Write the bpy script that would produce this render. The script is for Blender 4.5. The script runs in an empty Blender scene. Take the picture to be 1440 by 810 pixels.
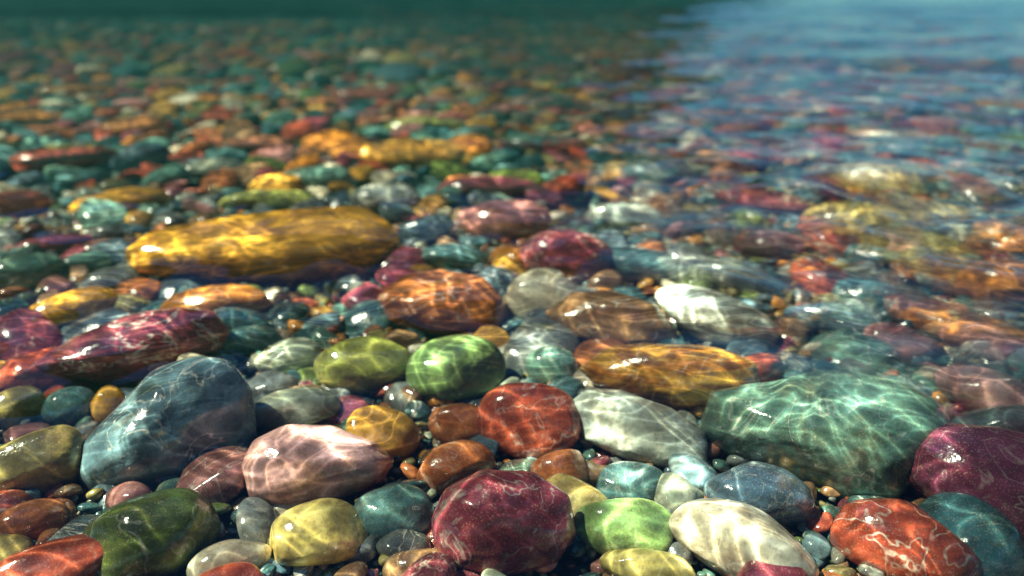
import bpy, math, numpy as np
from mathutils import Vector
rng=np.random.default_rng(7)
sc=bpy.context.scene
sc.view_settings.view_transform='Standard'; sc.view_settings.look='None'; sc.view_settings.exposure=0
# ---------------------------------------------------------------- constants
W=0.26; H=0.72; F=1120.0; PITCH=math.atan(425/F)
cam_pos=np.array([0,0,H])
fwd=np.array([0,math.cos(PITCH),-math.sin(PITCH)]); upv=np.array([0,math.sin(PITCH),math.cos(PITCH)]); rgt=np.array([1.,0,0])
def bed(y):
    y=np.asarray(y,float)
    return -0.045*np.maximum(np.minimum(y,8)-2.0,0)-0.028*np.maximum(y-8,0)
# ---------------------------------------------------------------- camera
cd=bpy.data.cameras.new("camera"); cam=bpy.data.objects.new("camera",cd); sc.collection.objects.link(cam)
cam.location=cam_pos; cam.rotation_euler=(math.pi/2-PITCH,0,0)
cd.lens=28; cd.sensor_width=36; cd.clip_start=0.01; cd.clip_end=3000
cd.dof.use_dof=True; cd.dof.focus_distance=1.08; cd.dof.aperture_fstop=2.0
sc.camera=cam
# ---------------------------------------------------------------- light
EL=math.radians(55); AZ=math.radians(-98)   # azimuth from +Y toward +X
S=Vector((math.sin(AZ)*math.cos(EL),math.cos(AZ)*math.cos(EL),math.sin(EL)))
sd=bpy.data.lights.new("sun",'SUN'); sun=bpy.data.objects.new("sun",sd); sc.collection.objects.link(sun)
sd.energy=5; sd.angle=math.radians(0.5); sd.color=(1,0.88,0.66)
sun.rotation_euler=S.to_track_quat('Z','Y').to_euler()
# ---------------------------------------------------------------- node helper
def N(nt,t,**k):
    n=nt.nodes.new(t)
    for a,b in k.items(): setattr(n,a,b)
    return n
def math_(nt,op,a,b=None,clamp=False):
    n=nt.nodes.new('ShaderNodeMath'); n.operation=op; n.use_clamp=clamp
    for i,v in enumerate((a,b)):
        if v is None: continue
        if hasattr(v,'links'): nt.links.new(v,n.inputs[i])
        else: n.inputs[i].default_value=v
    return n.outputs[0]
def vmath(nt,op,a,b=None,s=None):
    n=nt.nodes.new('ShaderNodeVectorMath'); n.operation=op
    for i,v in enumerate((a,b)):
        if v is None: continue
        if hasattr(v,'links'): nt.links.new(v,n.inputs[i])
        else: n.inputs[i].default_value=v
    if s is not None:
        if hasattr(s,'links'): nt.links.new(s,n.inputs['Scale'])
        else: n.inputs['Scale'].default_value=s
    return n.outputs[0]
def mix_(nt,f,a,b,mode='MIX'):
    n=nt.nodes.new('ShaderNodeMix'); n.data_type='RGBA'; n.blend_type=mode
    for idx,v in ((0,f),(6,a),(7,b)):
        if hasattr(v,'links'): nt.links.new(v,n.inputs[idx])
        elif idx==0: n.inputs[0].default_value=v
        else: n.inputs[idx].default_value=(*v,1)
    return n.outputs[2]
def mrange(nt,v,a,b,c=0,d=1,smooth=True):
    n=nt.nodes.new('ShaderNodeMapRange'); n.interpolation_type='SMOOTHSTEP' if smooth else 'LINEAR'
    nt.links.new(v,n.inputs[0])
    for i,x in enumerate((a,b,c,d)): n.inputs[i+1].default_value=x
    return n.outputs[0]
w=bpy.data.worlds.new("World"); sc.world=w; w.use_nodes=True
nt=w.node_tree; bg=nt.nodes['Background']
sky=nt.nodes.new('ShaderNodeTexSky'); sky.sky_type='NISHITA'; sky.sun_disc=False
sky.sun_elevation=EL; sky.sun_rotation=AZ; sky.dust_density=0.0; sky.ozone_density=1.5; sky.air_density=1.0; sky.altitude=800
nt.links.new(mix_(nt,1.0,sky.outputs[0],(0.42,0.88,1.08),'MULTIPLY'),bg.inputs[0]); bg.inputs[1].default_value=0.088
# ---------------------------------------------------------------- stone material
TEAL=(0.008,0.14,0.13)  # tint painted onto deep stones and bed for light absorbed by water
m=bpy.data.materials.new("wet_stone"); m.use_nodes=True; nt=m.node_tree
bs=nt.nodes['Principled BSDF']
at=N(nt,'ShaderNodeAttribute',attribute_name='col'); a2=N(nt,'ShaderNodeAttribute',attribute_name='prm')
sep=N(nt,'ShaderNodeSeparateColor'); nt.links.new(a2.outputs['Color'],sep.inputs[0])
vein,seed,band=sep.outputs[0],sep.outputs[1],sep.outputs[2]
geo=N(nt,'ShaderNodeNewGeometry')
cmb=N(nt,'ShaderNodeCombineXYZ'); nt.links.new(math_(nt,'MULTIPLY',seed,31.0),cmb.inputs[0]); nt.links.new(math_(nt,'MULTIPLY',seed,17.0),cmb.inputs[1]); nt.links.new(math_(nt,'MULTIPLY',seed,23.0),cmb.inputs[2])
PP=vmath(nt,'ADD',geo.outputs['Position'],cmb.outputs[0])
def noise(scale,detail=4,rough=0.6,dist=0.0):
    n=N(nt,'ShaderNodeTexNoise')
    nt.links.new(PP,n.inputs['Vector'])
    n.inputs['Scale'].default_value=scale; n.inputs['Detail'].default_value=detail
    n.inputs['Roughness'].default_value=rough; n.inputs['Distortion'].default_value=dist
    return n
n1=noise(16,4,0.7).outputs[0]; n2=noise(130,3,0.7).outputs[0]; n3=noise(9,3,0.6,1.0).outputs[0]; n4=noise(480,0,0.6).outputs[0]
base=mix_(nt,mrange(nt,n1,0.32,0.66,0,1),at.outputs['Color'],(0.46,0.40,0.37),'MULTIPLY')
base=mix_(nt,mrange(nt,n3,0.56,0.70,0,0.4),base,mix_(nt,0.5,base,(0.36,0.20,0.05)))
base=mix_(nt,mrange(nt,n2,0.48,0.68,0,0.38),base,(0.06,0.045,0.03),'MIX')
base=mix_(nt,mrange(nt,n4,0.60,0.76,0,0.25),base,(0.62,0.50,0.34),'MIX')
wvn=N(nt,'ShaderNodeTexNoise'); mp=N(nt,'ShaderNodeMapping'); mp.inputs['Scale'].default_value=(6,10,60); mp.inputs['Rotation'].default_value=(0.3,0.25,0)
nt.links.new(PP,mp.inputs[0]); nt.links.new(mp.outputs[0],wvn.inputs['Vector']); wvn.inputs['Scale'].default_value=1; wvn.inputs['Detail'].default_value=3; wvn.inputs['Distortion'].default_value=0.6
bandf=math_(nt,'MULTIPLY',mrange(nt,wvn.outputs[0],0.42,0.6),band)
base=mix_(nt,bandf,base,mix_(nt,1.0,base,(0.5,0.3,0.2),'MULTIPLY'))
v=math_(nt,'ABSOLUTE',math_(nt,'SUBTRACT',n3,0.5)); vf=mrange(nt,v,0.0,0.016,1,0)
vf=math_(nt,'MULTIPLY',vf,math_(nt,'MULTIPLY',vein,0.75),True)
vf=math_(nt,'MULTIPLY',vf,mrange(nt,n2,0.35,0.6,0.3,1))
base=mix_(nt,vf,base,(0.74,0.68,0.57))
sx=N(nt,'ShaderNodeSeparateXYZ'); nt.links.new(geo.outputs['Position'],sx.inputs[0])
dep=mrange(nt,sx.outputs[2],0.05,-1.1,0.0,0.98,False); dep=math_(nt,'POWER',dep,0.8)  # underwater light loss painted into the stone colour, stronger with depth
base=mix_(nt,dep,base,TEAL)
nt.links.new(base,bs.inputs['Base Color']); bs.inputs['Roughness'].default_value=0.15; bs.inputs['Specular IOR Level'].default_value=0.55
bh=math_(nt,'ADD',math_(nt,'MULTIPLY',n1,0.6),math_(nt,'MULTIPLY',n2,0.12))
bp=N(nt,'ShaderNodeBump'); bp.inputs['Strength'].default_value=0.34; bp.inputs['Distance'].default_value=0.009
nt.links.new(bh,bp.inputs['Height']); nt.links.new(bp.outputs[0],bs.inputs['Normal'])
stone_mat=m
# simpler material for the blurred, deeper stones
m=bpy.data.materials.new("deep_stone"); m.use_nodes=True; nt=m.node_tree; bs=nt.nodes['Principled BSDF']
at=N(nt,'ShaderNodeAttribute',attribute_name='col'); geo=N(nt,'ShaderNodeNewGeometry')
nz=N(nt,'ShaderNodeTexNoise'); nt.links.new(geo.outputs['Position'],nz.inputs['Vector']); nz.inputs['Scale'].default_value=22; nz.inputs['Detail'].default_value=2
base=mix_(nt,mrange(nt,nz.outputs[0],0.35,0.65,0,1),at.outputs['Color'],(0.5,0.42,0.36),'MULTIPLY')
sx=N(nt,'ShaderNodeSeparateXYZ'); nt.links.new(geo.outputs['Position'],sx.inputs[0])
dep=mrange(nt,sx.outputs[2],0.0,-1.4,0.0,0.98,False); dep=math_(nt,'POWER',dep,0.8)  # same painted light loss on the far stones
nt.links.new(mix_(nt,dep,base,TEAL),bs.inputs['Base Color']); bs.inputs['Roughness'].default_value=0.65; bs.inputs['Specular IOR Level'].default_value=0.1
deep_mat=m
# ---------------------------------------------------------------- icospheres
def ico(sub):
    import bmesh
    b=bmesh.new(); bmesh.ops.create_icosphere(b,subdivisions=sub,radius=1)
    v=np.array([x.co[:] for x in b.verts]); f=np.array([[q.index for q in x.verts] for x in b.faces]); b.free()
    v/=np.linalg.norm(v,axis=1)[:,None]
    return v,f
ICO={k:ico(k) for k in (2,3,4,6)}
def rdir(r):
    d=r.normal(size=3); return d/np.linalg.norm(d)
def organic(v,seed,cuts=5,amp=0.06,fine=0.0,box=2.2,k=13):
    """turn a unit sphere into a water-worn stone"""
    r=np.random.default_rng(seed)
    p=np.abs(v)**(2.0/box)*np.sign(v)
    p=p/ (np.sum(np.abs(p)**box,axis=1)**(1/box))[:,None]
    for i in range(cuts):
        d=rdir(r); c=r.uniform(0.68,0.92)
        s=p@d-c
        sp=np.log1p(np.exp(np.clip(s*k,-30,30)))/k
        p=p-np.outer(sp*0.85,d)
    q=np.zeros(len(v))
    for i in range(14):
        d=rdir(r)*r.uniform(1.2,3.2); q+=np.sin(v@d+r.uniform(0,6.28))*(1.6/np.linalg.norm(d))
    p=p*(1+amp*q*0.5)[:,None]
    if fine>0:
        q=np.zeros(len(v))
        for i in range(40):
            d=rdir(r)*r.uniform(7,30); q+=np.sin(v@d+r.uniform(0,6.28)+1.5*np.sin(v@(rdir(r)*5)))*(7/np.linalg.norm(d))
        p=p*(1+fine*q*0.12)[:,None]
    return p
def make_mesh(name,V,Fc,col,prm,mat):
    me=bpy.data.meshes.new(name)
    me.vertices.add(len(V)); me.vertices.foreach_set('co',V.astype(np.float32).ravel())
    n=len(Fc); me.loops.add(n*Fc.shape[1]); me.loops.foreach_set('vertex_index',Fc.astype(np.int32).ravel())
    me.polygons.add(n); me.polygons.foreach_set('loop_start',np.arange(0,n*Fc.shape[1],Fc.shape[1],dtype=np.int32))
    me.polygons.foreach_set('use_smooth',np.ones(n,bool))
    me.update(calc_edges=True)
    if col is not None:
        for nm,a in (('col',col),('prm',prm)):
            at=me.attributes.new(nm,'FLOAT_COLOR','POINT')
            at.data.foreach_set('color',np.hstack([a,np.ones((len(a),1))]).astype(np.float32).ravel())
    me.materials.append(mat)
    ob=bpy.data.objects.new(name,me); sc.collection.objects.link(ob)
    return ob
# ---------------------------------------------------------------- where a sight line meets the lake bed
def sight(px,py):
    d=fwd*F+rgt*(px-720)+upv*(405-py); return d/np.linalg.norm(d)
footprints=[]
C=dict(gold=(.95,.47,.03),ochre=(.74,.38,.045),blue=(.19,.34,.39),pink=(.80,.44,.42),maroon=(.34,.06,.09),red=(.50,.09,.04),rust=(.54,.17,.05),
 orange=(.78,.29,.03),cream=(.92,.84,.60),lime=(.42,.45,.09),green=(.23,.39,.12),sage=(.42,.49,.37),mint=(.60,.70,.60),teal=(.12,.28,.28),dteal=(.05,.16,.18),
 jade=(.15,.33,.26),yellow=(.82,.64,.17),moss=(.15,.22,.04),purple=(.22,.045,.10),brown=(.36,.20,.09),olive=(.40,.33,.10),grey=(.27,.31,.29),rose=(.55,.23,.21),slate=(.11,.20,.26))
def hero(name,shape,col,vein=0.3,bandv=0.2,seed=1,lift=0.0,cuts=4,fine=0.015,box=2.15):
    col=C[col]
    base_v,faces=ICO[6]
    if len(shape)<=5:
        cx,cy,ww,hh=shape[:4]; rot=math.radians(shape[4]) if len(shape)>4 else 0
        p=organic(base_v,seed,cuts,0.045,fine,box)
        u,v=p[:,0]/max(abs(p[:,0]).max(),.01),p[:,1]/max(abs(p[:,1]).max(),.01)
        u=u*ww/2; v=v*hh/2
        if rot:
            u,v=u*math.cos(rot)-v*math.sin(rot),u*math.sin(rot)+v*math.cos(rot)
        wdp=p[:,2]*(ww+hh)/4*0.85
    else:
        P=np.array(shape,float); cx=(P[:,0].min()+P[:,0].max())/2; cy=(P[:,1].min()+P[:,1].max())/2
        dx=P[:,0]-cx; dy=cy-P[:,1]; ww=np.ptp(P[:,0]); hh=np.ptp(P[:,1])
        o=np.vstack([np.c_[dx/ww,dy/hh],[[dx[0]/ww,dy[0]/hh]]]); pts=[]
        for i in range(len(o)-1):
            for t in np.linspace(0,1,16,endpoint=False): pts.append(o[i]*(1-t)+o[i+1]*t)
        pts=np.array(pts); an=np.arctan2(pts[:,1],pts[:,0]); ra=np.hypot(pts[:,0],pts[:,1]); k=np.argsort(an); an=an[k]; ra=ra[k]
        g=np.linspace(-math.pi,math.pi,361)[:-1]; R=np.interp(g,an,ra,period=2*math.pi)
        ker=np.hanning(17); ker/=ker.sum(); R=np.convolve(np.r_[R[-8:],R,R[:8]],ker,'valid')*1.02
        p=organic(base_v,seed,cuts,0.04,fine,box)
        ph=np.arctan2(p[:,1],p[:,0]); Rv=np.interp(ph,g,R,period=2*math.pi)
        rr=np.hypot(p[:,0],p[:,1]); 
        bins=((ph+math.pi)/(2*math.pi)*72).astype(int)%72; mx=np.array([rr[bins==b].max() for b in range(72)])
        mxs=np.convolve(np.r_[mx[-3:],mx,mx[:3]],np.ones(7)/7,'valid')
        rr=rr/np.interp(ph,np.linspace(-math.pi,math.pi,73)[:-1]+math.pi/72,mxs,period=2*math.pi)
        u=np.cos(ph)*rr*Rv*ww; v=np.sin(ph)*rr*Rv*hh; wdp=p[:,2]*(ww+hh)/4*0.85
    if name=='golden_boulder': wdp=wdp*0.7
    zc=0.06; cap=W-0.085
    for it in range(10):
        d=sight(cx,cy); c=cam_pos+d*((H-zc)/-d[2]); mpp=((c-cam_pos)@fwd)/F
        ww_=-d; rr_=np.cross([0,0,1.],ww_); rr_/=np.linalg.norm(rr_); uu_=np.cross(ww_,rr_)
        off=(np.outer(u,rr_)+np.outer(v,uu_)+np.outer(wdp,ww_))*mpp
        zc=float(bed(c[1]))-off[:,2].min()*0.85+lift
        zc=min(zc,cap-off[:,2].max())
    V=c+off; n=len(V)
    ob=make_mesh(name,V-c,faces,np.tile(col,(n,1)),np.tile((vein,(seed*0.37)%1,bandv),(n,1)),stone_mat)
    ob.location=c
    footprints.append((c[0],c[1],np.ptp(V[:,0])/2,np.ptp(V[:,1])/2))
L=[
("golden_boulder",[(200,335),(235,312),(330,300),(440,296),(510,302),(545,325),(562,352),(545,385),(520,415),(460,427),(400,422),(350,408),(270,387),(205,362)],'gold',.1,.3),
("blue_grey_stone",[(120,640),(135,595),(180,560),(230,520),(285,511),(330,528),(355,575),(350,640),(330,690),(270,707),(180,702),(125,680)],'blue',1,.1),
("pink_stone",[(345,640),(365,608),(410,592),(470,602),(530,635),(555,662),(535,690),(470,705),(400,705),(355,685)],'pink',.05,.1),
("maroon_stone",[(65,487),(120,460),(180,443),(250,440),(300,455),(316,490),(300,512),(230,530),(160,540),(125,520),(95,505)],'maroon',1,.2),
("red_stone",[(0,515),(25,495),(80,492),(122,510),(120,540),(80,558),(20,555),(-5,535)],'red',.2,.6),
("golden_stone",(107,436,130,58,4),'gold',.1,.3),
("orange_stone",(305,430,148,62,-2),'orange',.3,.3),
("rust_stone",[(532,415),(570,385),(620,378),(680,392),(710,425),(705,465),(660,476),(600,470),(550,450)],'rust',.6,.4),
("cream_stone",(762,420,118,88,0),'cream',.0,.0),
("lime_stone",(513,512,142,84,5),'lime',.1,.1),
("green_stone",(645,520,148,98,0),'green',.2,.1),
("ochre_stone",(537,612,108,80,-22),'ochre',.1,.1),
("sage_stone",(418,578,128,66,0),'sage',.3,.2),
("sage_stone",(408,503,95,58,5),'sage',.1,.1),
("grey_stone",(385,542,80,50,0),'grey',.1,.1),
("mint_stone",[(800,575),(825,552),(870,550),(940,570),(990,600),(992,640),(940,652),(880,645),(825,625)],'mint',.8,.2),
("jade_boulder",[(990,640),(1000,580),(1080,550),(1140,522),(1230,518),(1290,535),(1312,570),(1300,620),(1270,650),(1250,695),(1190,702),(1110,685),(1040,668)],'jade',.35,.3),
("ochre_stone",[(815,530),(850,500),(900,485),(1000,482),(1055,500),(1065,535),(1030,560),(960,577),(900,567),(840,550)],'ochre',.2,.8),
("brown_stone",[(765,445),(800,415),(860,408),(920,425),(950,460),(940,490),(880,497),(810,482)],'brown',.8,.5),
("teal_stone",(1005,445,180,78,-14),'mint',.8,.4),
("purple_stone",(795,362,142,80,-8),'maroon',.6,.3),
("pink_stone",(717,315,136,68,0),'rose',.1,.2),
("mint_stone",(880,307,118,46,0),'mint',.2,.2),
("teal_stone",(640,365,105,46,0),'teal',.3,.3),
("slate_stone",(600,325,92,52,10),'slate',.3,.3),
("yellow_stone",(1285,358,175,75,-8),'yellow',.3,.2),
("cream_stone",(1205,312,150,60,5),'yellow',.2,.3),
("orange_stone",(1405,405,115,84,10),'orange',.4,.3),
("orange_stone",(1355,462,170,50,-3),'orange',.3,.4),
("pink_stone",(1390,552,145,70,-8),'pink',.3,.2),
("purple_boulder",[(1275,660),(1300,620),(1380,600),(1440,600),(1500,640),(1500,740),(1440,760),(1360,740),(1290,710)],'purple',.3,.4),
("red_stone",(1262,757,210,112,0),'red',.8,.4),
("teal_stone",(1365,765,160,125,-20),'dteal',.2,.2),
("cream_stone",(1042,768,212,118,-5),'cream',.9,.2),
("green_stone",(880,742,147,88,-5),'green',.1,.1),
("maroon_stone",[(608,730),(625,690),(680,662),(750,668),(800,700),(808,750),(780,790),(700,808),(640,795),(612,765)],'maroon',.5,.3),
("rust_stone",(788,665,86,78,-10),'rust',.2,.3),
("red_stone",(745,590,150,110,-5),'red',.4,.4),
("yellow_stone",(440,755,160,98,5),'yellow',.1,.1),
("moss_stone",(215,755,205,122,4),'moss',.5,.3),
("ochre_stone",(57,650,126,106,8),'olive',.1,.2),
("red_stone",(90,800,215,90,-4),'red',.1,.2),
("rust_stone",(45,735,108,62,0),'rust',.1,.2),
("olive_stone",(30,573,76,62,0),'olive',.1,.2),
("ochre_stone",(153,572,50,60,0),'ochre',.1,.2),
("green_stone",(40,387,112,62,0),'jade',.5,.2),
("golden_stone",(160,286,150,42,2),'gold',.1,.3),
("rust_stone",(85,345,120,32,0),'maroon',.1,.2),
("teal_stone",(778,517,78,62,0),'jade',.5,.2),
("teal_stone",(905,375,125,52,-5),'teal',.3,.3),
("sage_stone",(1035,388,112,58,0),'sage',.4,.3),
("rose_stone",(1095,355,110,60,-8),'rose',.4,.3),
("slate_stone",(1060,695,160,95,-8),'slate',.3,.3),
("teal_stone",(555,722,115,82,0),'teal',.3,.3),
("cream_stone",(320,790,120,60,0),'cream',.3,.3),
("brown_stone",(590,795,105,62,0),'brown',.1,.1),
("olive_stone",(920,800,155,52,0),'olive',.5,.1),
("rust_stone",(655,600,110,66,-10),'rust',.3,.4),
("rust_stone",(640,658,115,74,8),'rust',.3,.4),
("teal_stone",(885,682,110,66,0),'teal',.2,.3),
("cream_stone",(958,702,85,60,-20),'sage',.3,.3),
("slate_stone",(1170,452,135,58,-6),'slate',.3,.3),
("rose_stone",(1272,490,115,60,-12),'rose',.3,.3),
("teal_stone",(1215,410,110,42,0),'teal',.3,.3),
("red_stone",(20,292,95,48,0),'red',.1,.2),
("maroon_stone",(95,222,140,40,0),'red',.1,.2),
("orange_stone",(195,180,98,34,0),'orange',.1,.2),
("golden_stone",(320,188,86,24,0),'gold',.1,.2),
("lime_stone",(375,284,140,36,0),'lime',.2,.2),
("grey_stone",(550,284,112,54,0),'grey',.9,.2),
("golden_boulder",(575,222,160,54,0),'gold',.2,.3),
("maroon_stone",(690,268,150,42,0),'maroon',.2,.4),
("cream_stone",(928,188,90,20,0),'cream',.1,.2),
("purple_stone",(880,160,100,34,0),'purple',.1,.2),
("teal_stone",(450,255,120,44,0),'jade',.3,.2),
("yellow_stone",(1240,250,130,50,0),'cream',.2,.2),
("maroon_stone",(1060,285,150,44,0),'maroon',.2,.4),
("teal_stone",(930,245,130,44,0),'teal',.5,.3),
("mint_stone",(300,240,90,34,0),'sage',.2,.2),
("orange_stone",(40,172,120,30,0),'orange',.1,.2),
("teal_stone",(350,482,92,48,0),'teal',.3,.2),
("teal_stone",(95,575,80,60,0),'teal',.3,.2),
("grey_stone",(165,398,90,46,-5),'grey',.3,.2),
("teal_stone",(120,372,70,40,0),'jade',.3,.2),
("red_stone",(360,205,110,28,0),'rust',.1,.2),
("red_stone",(520,135,110,26,0),'red',.1,.2),
("maroon_stone",(700,125,120,24,0),'maroon',.1,.2),
("rust_stone",(250,118,110,22,0),'rust',.1,.2),
("lime_stone",(600,180,120,30,0),'lime',.1,.2),
("orange_stone",(110,128,110,20,0),'orange',.1,.2),
("rose_stone",(1120,210,120,30,0),'rose',.1,.2),
("teal_stone",(760,205,130,34,0),'teal',.1,.2),
]
for i,a in enumerate(L):
    hero(a[0],a[1],a[2],a[3],a[4],seed=(507 if a[0]=='jade_boulder' else 11+i*7))
# ---------------------------------------------------------------- gravel and pebble bed
FP=np.array(footprints)
PAL=dict(near=np.array([C[k] for k in ('teal','dteal','jade','slate','grey','sage','grey','maroon','red','rust','orange','ochre','moss','olive','cream','rose','brown','olive','brown','jade','blue','slate','grey','dteal')]),
 far=np.array([C[k] for k in ('teal','dteal','jade','slate','red','maroon','rust','orange','rust','red','ochre','moss','olive','cream','rose','brown','jade','dteal')]))
TPL={k:[organic(ICO[k][0],900+j,6,0.06,0,2.2) for j in range(16)] for k in (2,3,4)}
def scatter(y0,y1,r0,r1,lod,tries,clear,zoff,margin=0.6,half=0.85,flat=(0.5,0.8),which='near'):
    pal=PAL[which]
    cell=r1*2; grid={}; out=[]
    ar=rng.random((tries,4))
    A=lambda y: margin*y+half*y*y/2
    tgt=A(y0)+(A(y1)-A(y0))*ar[:,0]
    ys=(-margin+np.sqrt(margin**2+2*half*tgt))/half
    xs=(ar[:,1]*2-1)*(margin+half*np.maximum(ys,0)); rs=r0+(r1-r0)*ar[:,2]**1.6
    keep=np.ones(tries,bool)
    if clear>0:
        for fx,fy,fa,fb in FP: keep&=(((xs-fx)/(fa*clear+rs*.5))**2+((ys-fy)/(fb*clear+rs*.5))**2)>1
    for x,y,r in zip(xs[keep],ys[keep],rs[keep]):
        gx,gy=int(x//cell),int(y//cell); ok=True
        for i in (-1,0,1):
            for j in (-1,0,1):
                for (a,b,c) in grid.get((gx+i,gy+j),()):
                    if (a-x)**2+(b-y)**2<((c+r)*0.80)**2: ok=False; break
                if not ok: break
            if not ok: break
        if ok: grid.setdefault((gx,gy),[]).append((x,y,r)); out.append((x,y,r))
    out=np.array(out); n=len(out)
    f=ICO[lod][1]; nv=len(ICO[lod][0]); V=np.empty((n,nv,3)); 
    tid=rng.integers(0,16,n); ang=rng.uniform(0,6.28,n); til=rng.normal(0,0.22,(n,2))
    sxy=rng.uniform(0.6,1.0,n); sz=rng.uniform(*flat,n)
    for i in range(n):
        p=TPL[lod][tid[i]]*(out[i,2]*1.15,out[i,2]*sxy[i]*1.15,out[i,2]*sz[i])
        ca,sa=math.cos(ang[i]),math.sin(ang[i])
        x=p[:,0]*ca-p[:,1]*sa; y=p[:,0]*sa+p[:,1]*ca
        z=p[:,2]+x*til[i,0]+y*til[i,1]
        V[i,:,0]=x+out[i,0]; V[i,:,1]=y+out[i,1]; V[i,:,2]=z+out[i,2]*sz[i]*0.6+float(bed(out[i,1]))+zoff*rng.random()
    Fc=(f[None]+(np.arange(n)*nv)[:,None,None]).reshape(-1,3)
    ci=pal[rng.integers(0,len(pal),n)]*rng.uniform(0.5,1.1,(n,1)); col=np.repeat(ci,nv,axis=0)
    prm=np.repeat(np.c_[rng.random(n)**2*0.9,rng.random(n),rng.random(n)*0.5],nv,axis=0)
    return V.reshape(-1,3),Fc,col,prm
def bundle(name,parts,parent,mat):
    o=0; Vs=[];Fs=[];Cs=[];Ps=[]
    for V,Fc,c,p in parts:
        Vs.append(V);Fs.append(Fc+o);Cs.append(c);Ps.append(p);o+=len(V)
    ob=make_mesh(name,np.vstack(Vs),np.vstack(Fs),np.vstack(Cs),np.vstack(Ps),mat); ob.parent=parent
pe=bpy.data.objects.new("pebble_bed",None); sc.collection.objects.link(pe)
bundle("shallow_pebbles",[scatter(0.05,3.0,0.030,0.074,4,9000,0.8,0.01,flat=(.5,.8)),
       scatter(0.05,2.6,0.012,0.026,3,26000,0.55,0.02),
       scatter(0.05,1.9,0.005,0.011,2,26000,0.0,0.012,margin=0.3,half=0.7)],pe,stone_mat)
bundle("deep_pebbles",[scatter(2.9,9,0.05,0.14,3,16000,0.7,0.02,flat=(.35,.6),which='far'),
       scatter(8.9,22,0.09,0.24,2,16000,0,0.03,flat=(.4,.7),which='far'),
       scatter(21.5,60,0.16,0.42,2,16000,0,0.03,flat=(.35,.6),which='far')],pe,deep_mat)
# ---------------------------------------------------------------- lake bed sheet
ys=np.concatenate([np.linspace(-2,30,160),np.geomspace(31,1500,40)]); xs=np.concatenate([-np.geomspace(1500,15,30),np.linspace(-14,14,60),np.geomspace(15,1500,30)])
X,Y=np.meshgrid(xs,ys); Z=bed(np.minimum(Y,70))-0.004
V=np.c_[X.ravel(),Y.ravel(),Z.ravel()]; nx=len(xs); I=np.arange(len(ys)-1)[:,None]*nx+np.arange(nx-1)[None]; I=I.ravel()
gm=bpy.data.materials.new("lake_bed_gravel"); gm.use_nodes=True; nt=gm.node_tree; bs=nt.nodes['Principled BSDF']
geo=N(nt,'ShaderNodeNewGeometry'); vo=N(nt,'ShaderNodeTexVoronoi'); nt.links.new(geo.outputs['Position'],vo.inputs['Vector']); vo.inputs['Scale'].default_value=60
cr=N(nt,'ShaderNodeValToRGB'); nt.links.new(vo.outputs['Color'],cr.inputs[0])
cr.color_ramp.elements[0].color=(.03,.05,.045,1); cr.color_ramp.elements[1].color=(.16,.12,.07,1); e=cr.color_ramp.elements.new(.5); e.color=(.04,.11,.10,1)
sx=N(nt,'ShaderNodeSeparateXYZ'); nt.links.new(geo.outputs['Position'],sx.inputs[0])
dep=mrange(nt,sx.outputs[2],-0.1,-1.1,0.0,0.98,False)  # bed colour also carries the painted dimming of deep water
nt.links.new(mix_(nt,dep,cr.outputs[0],TEAL),bs.inputs['Base Color']); bs.inputs['Roughness'].default_value=0.8; bs.inputs['Specular IOR Level'].default_value=0.1
bp=N(nt,'ShaderNodeBump'); bp.inputs['Distance'].default_value=0.01; nt.links.new(vo.outputs['Distance'],bp.inputs['Height']); bp.invert=True; nt.links.new(bp.outputs[0],bs.inputs['Normal'])
gb=make_mesh("lake_bed",V,np.c_[I,I+1,I+nx+1,I+nx],None,None,gm)
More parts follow.
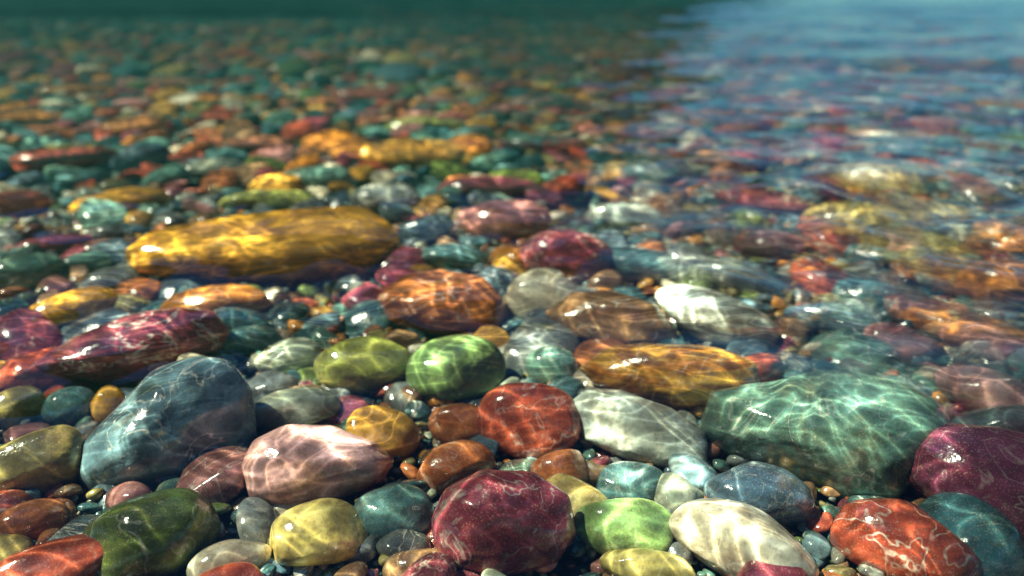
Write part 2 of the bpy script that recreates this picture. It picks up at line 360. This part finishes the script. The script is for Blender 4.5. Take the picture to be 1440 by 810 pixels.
# ---------------------------------------------------------------- painted caustic pattern (stands in for sunlight focused by ripples)
def painted_caustics(nt,root):
    """bright filaments drawn as colour along the sun direction, in place of real caustics; mean close to 1"""
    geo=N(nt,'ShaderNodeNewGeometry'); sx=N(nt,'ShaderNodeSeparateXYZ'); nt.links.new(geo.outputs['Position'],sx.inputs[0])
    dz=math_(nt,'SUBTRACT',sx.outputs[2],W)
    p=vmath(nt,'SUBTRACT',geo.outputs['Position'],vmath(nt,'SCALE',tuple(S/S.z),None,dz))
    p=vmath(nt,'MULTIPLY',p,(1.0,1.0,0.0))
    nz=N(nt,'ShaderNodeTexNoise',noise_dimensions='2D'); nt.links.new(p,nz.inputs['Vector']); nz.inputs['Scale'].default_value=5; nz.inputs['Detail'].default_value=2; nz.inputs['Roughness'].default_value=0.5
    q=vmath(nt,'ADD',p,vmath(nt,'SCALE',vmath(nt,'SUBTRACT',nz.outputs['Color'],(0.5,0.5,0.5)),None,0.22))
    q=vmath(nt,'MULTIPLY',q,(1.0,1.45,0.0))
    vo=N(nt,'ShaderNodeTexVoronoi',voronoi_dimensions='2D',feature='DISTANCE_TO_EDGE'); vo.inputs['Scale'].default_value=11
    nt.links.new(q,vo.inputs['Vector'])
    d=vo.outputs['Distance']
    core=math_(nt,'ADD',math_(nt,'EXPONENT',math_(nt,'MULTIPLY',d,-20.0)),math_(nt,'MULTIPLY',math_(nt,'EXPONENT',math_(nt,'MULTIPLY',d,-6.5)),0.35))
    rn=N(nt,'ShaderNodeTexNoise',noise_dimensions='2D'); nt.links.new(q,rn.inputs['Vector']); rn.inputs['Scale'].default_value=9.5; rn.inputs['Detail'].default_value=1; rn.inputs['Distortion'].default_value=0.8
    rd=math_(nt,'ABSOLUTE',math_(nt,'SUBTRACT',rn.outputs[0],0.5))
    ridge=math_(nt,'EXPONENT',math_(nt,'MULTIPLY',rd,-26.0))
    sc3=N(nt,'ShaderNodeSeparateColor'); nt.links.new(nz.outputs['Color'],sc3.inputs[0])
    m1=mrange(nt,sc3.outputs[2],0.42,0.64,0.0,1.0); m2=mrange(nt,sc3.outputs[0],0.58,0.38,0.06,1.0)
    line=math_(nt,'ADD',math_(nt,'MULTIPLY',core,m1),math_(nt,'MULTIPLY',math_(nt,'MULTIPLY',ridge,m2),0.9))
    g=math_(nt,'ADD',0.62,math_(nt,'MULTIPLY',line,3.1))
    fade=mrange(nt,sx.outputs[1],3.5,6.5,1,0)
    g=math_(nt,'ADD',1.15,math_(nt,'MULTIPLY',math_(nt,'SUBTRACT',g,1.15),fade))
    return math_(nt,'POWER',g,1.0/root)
# ---------------------------------------------------------------- water surface
rows=[-1.0]
while rows[-1]<900:
    y=rows[-1]; rows.append(y+max(0.008,0.008*(1+(y-2.0)*1.1) if y>2.0 else 0.008))
ys=np.array(rows); NX=520; t=np.linspace(-1,1,NX)
Yg=np.repeat(ys[:,None],NX,1); Xg=t[None]*(1.0+0.9*np.maximum(Yg,0))
Zg=np.zeros_like(Xg)
r=np.random.default_rng(3)
wx=Xg+0.05*np.sin(2.1*Yg+1.3*Xg)+0.03*np.sin(5.3*Xg+1.1*Yg); wy=Yg+0.05*np.sin(2.7*Xg+.6)+0.03*np.sin(4.1*Yg-3*Xg)
near=0.35+0.65/(1+np.exp((Yg-1.9)*3.0))
for i in range(40):
    lam=0.08*(8**(r.random())); k=2*math.pi/lam; a=r.normal(math.pi/2+0.3,0.8)
    Zg+=0.025/k*np.sin(k*(math.cos(a)*wx+math.sin(a)*wy)+r.uniform(0,6.28))*near/(1+(np.maximum(Yg,0)/(20*lam+2.0))**2.2)
for i in range(8):
    lam=r.uniform(.8,2.5); k=2*math.pi/lam; a=r.normal(math.pi/2+0.2,0.5)
    Zg+=0.012/k*np.sin(k*(math.cos(a)*wx+math.sin(a)*wy)+r.uniform(0,6.28))/(1+(np.maximum(Yg,0)/40)**2)
Zg*=0.6+(0.35+1.2/(1+np.exp(-(Yg-1.35)*5)))/(1+np.exp(-(Xg/np.maximum(0.3+0.4*Yg,.3)-0.4)*4))
wpar=bpy.data.objects.new("water",None); sc.collection.objects.link(wpar)
V=np.c_[Xg.ravel(),Yg.ravel(),(Zg+W).ravel()]; nx=NX; I=(np.arange(len(ys)-1)[:,None]*nx+np.arange(nx-1)[None]).ravel()
print('near surface min',V[(V[:,1]<1.6),2].min())
wm=bpy.data.materials.new("clear_water"); wm.use_nodes=True; nt=wm.node_tree; nt.nodes.remove(nt.nodes['Principled BSDF'])
tr=N(nt,'ShaderNodeBsdfTransparent'); tr.inputs[0].default_value=(0.95,1,0.99,1); gy=N(nt,'ShaderNodeBsdfGlossy'); gy.inputs['Roughness'].default_value=0.02
rf=N(nt,'ShaderNodeBsdfRefraction'); rf.inputs['IOR'].default_value=1.12; rf.inputs['Roughness'].default_value=0.0; rf.inputs['Color'].default_value=(1.0,1.0,1.0,1)
geo=N(nt,'ShaderNodeNewGeometry'); sx=N(nt,'ShaderNodeSeparateXYZ'); nt.links.new(geo.outputs['Position'],sx.inputs[0])
nzr=N(nt,'ShaderNodeTexNoise'); mpr=N(nt,'ShaderNodeMapping'); mpr.inputs['Scale'].default_value=(1.3,3.0,1); nt.links.new(geo.outputs['Position'],mpr.inputs[0]); nt.links.new(mpr.outputs[0],nzr.inputs['Vector']); nzr.inputs['Scale'].default_value=1.3; nzr.inputs['Detail'].default_value=1
side=mrange(nt,math_(nt,'ADD',math_(nt,'SUBTRACT',sx.outputs[0],math_(nt,'MULTIPLY',math_(nt,'SUBTRACT',2.4,sx.outputs[1]),0.22)),math_(nt,'MULTIPLY',math_(nt,'SUBTRACT',nzr.outputs[0],0.5),1.4)),-0.1,0.6,0.0,0.5)
mr=N(nt,'ShaderNodeMixShader'); nt.links.new(side,mr.inputs[0]); nt.links.new(tr.outputs[0],mr.inputs[1]); nt.links.new(rf.outputs[0],mr.inputs[2])
fr=N(nt,'ShaderNodeFresnel'); fr.inputs['IOR'].default_value=1.33; sh=N(nt,'ShaderNodeMixShader'); nt.links.new(fr.outputs[0],sh.inputs[0]); nt.links.new(mr.outputs[0],sh.inputs[1]); nt.links.new(gy.outputs[0],sh.inputs[2])
nt.links.new(sh.outputs[0],nt.nodes['Material Output'].inputs[0])
wo=make_mesh("water_surface",V,np.c_[I,I+1,I+nx+1,I+nx],None,None,wm); wo.parent=wpar
lm=bpy.data.materials.new("caustic_sheet"); lm.use_nodes=True; nt=lm.node_tree; nt.nodes.remove(nt.nodes['Principled BSDF'])
tr=N(nt,'ShaderNodeBsdfTransparent'); nt.links.new(mix_(nt,1.0,(0.98,1.0,1.0),painted_caustics(nt,2),'MULTIPLY'),tr.inputs[0]); nt.links.new(tr.outputs[0],nt.nodes['Material Output'].inputs[0])
for j,z in enumerate((W-0.032,W-0.066)):  # added sheets under the surface that tint sunlight with the painted caustics
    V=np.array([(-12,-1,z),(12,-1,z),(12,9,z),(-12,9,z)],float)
    o=make_mesh("caustic_sheet_%d"%j,V,np.array([[0,1,2,3]]),None,None,lm); o.parent=wpar
# ---------------------------------------------------------------- forested hill on the far shore
xs=np.linspace(-260,40,260); ys2=np.linspace(72,230,110); X,Y=np.meshgrid(xs,ys2)
hgt=56*np.clip((Y-72)/62,0,1)**0.8*1/(1+np.exp((X-15-0.05*(Y-72))/7))
bump=sum(np.sin(X*a+Y*b+c) for a,b,c in [(r.uniform(-1,1),r.uniform(-1,1),r.uniform(0,6)) for _ in range(14)])
Z=hgt+bump*0.22*np.clip(hgt/10,0,1)-1
I=(np.arange(109)[:,None]*260+np.arange(259)[None]).ravel()
hm=bpy.data.materials.new("forest"); hm.use_nodes=True; nt=hm.node_tree; bs=nt.nodes['Principled BSDF']
nz=N(nt,'ShaderNodeTexNoise'); geo=N(nt,'ShaderNodeNewGeometry'); nt.links.new(geo.outputs['Position'],nz.inputs['Vector']); nz.inputs['Scale'].default_value=0.3; nz.inputs['Detail'].default_value=6
nt.links.new(mix_(nt,nz.outputs[0],(.006,.065,.058),(.018,.115,.10)),bs.inputs['Base Color']); bs.inputs['Roughness'].default_value=0.9; bs.inputs['Specular IOR Level'].default_value=0.1
make_mesh("forested_hill",np.c_[X.ravel(),Y.ravel(),Z.ravel()],np.c_[I,I+1,I+261,I+260],None,None,hm)
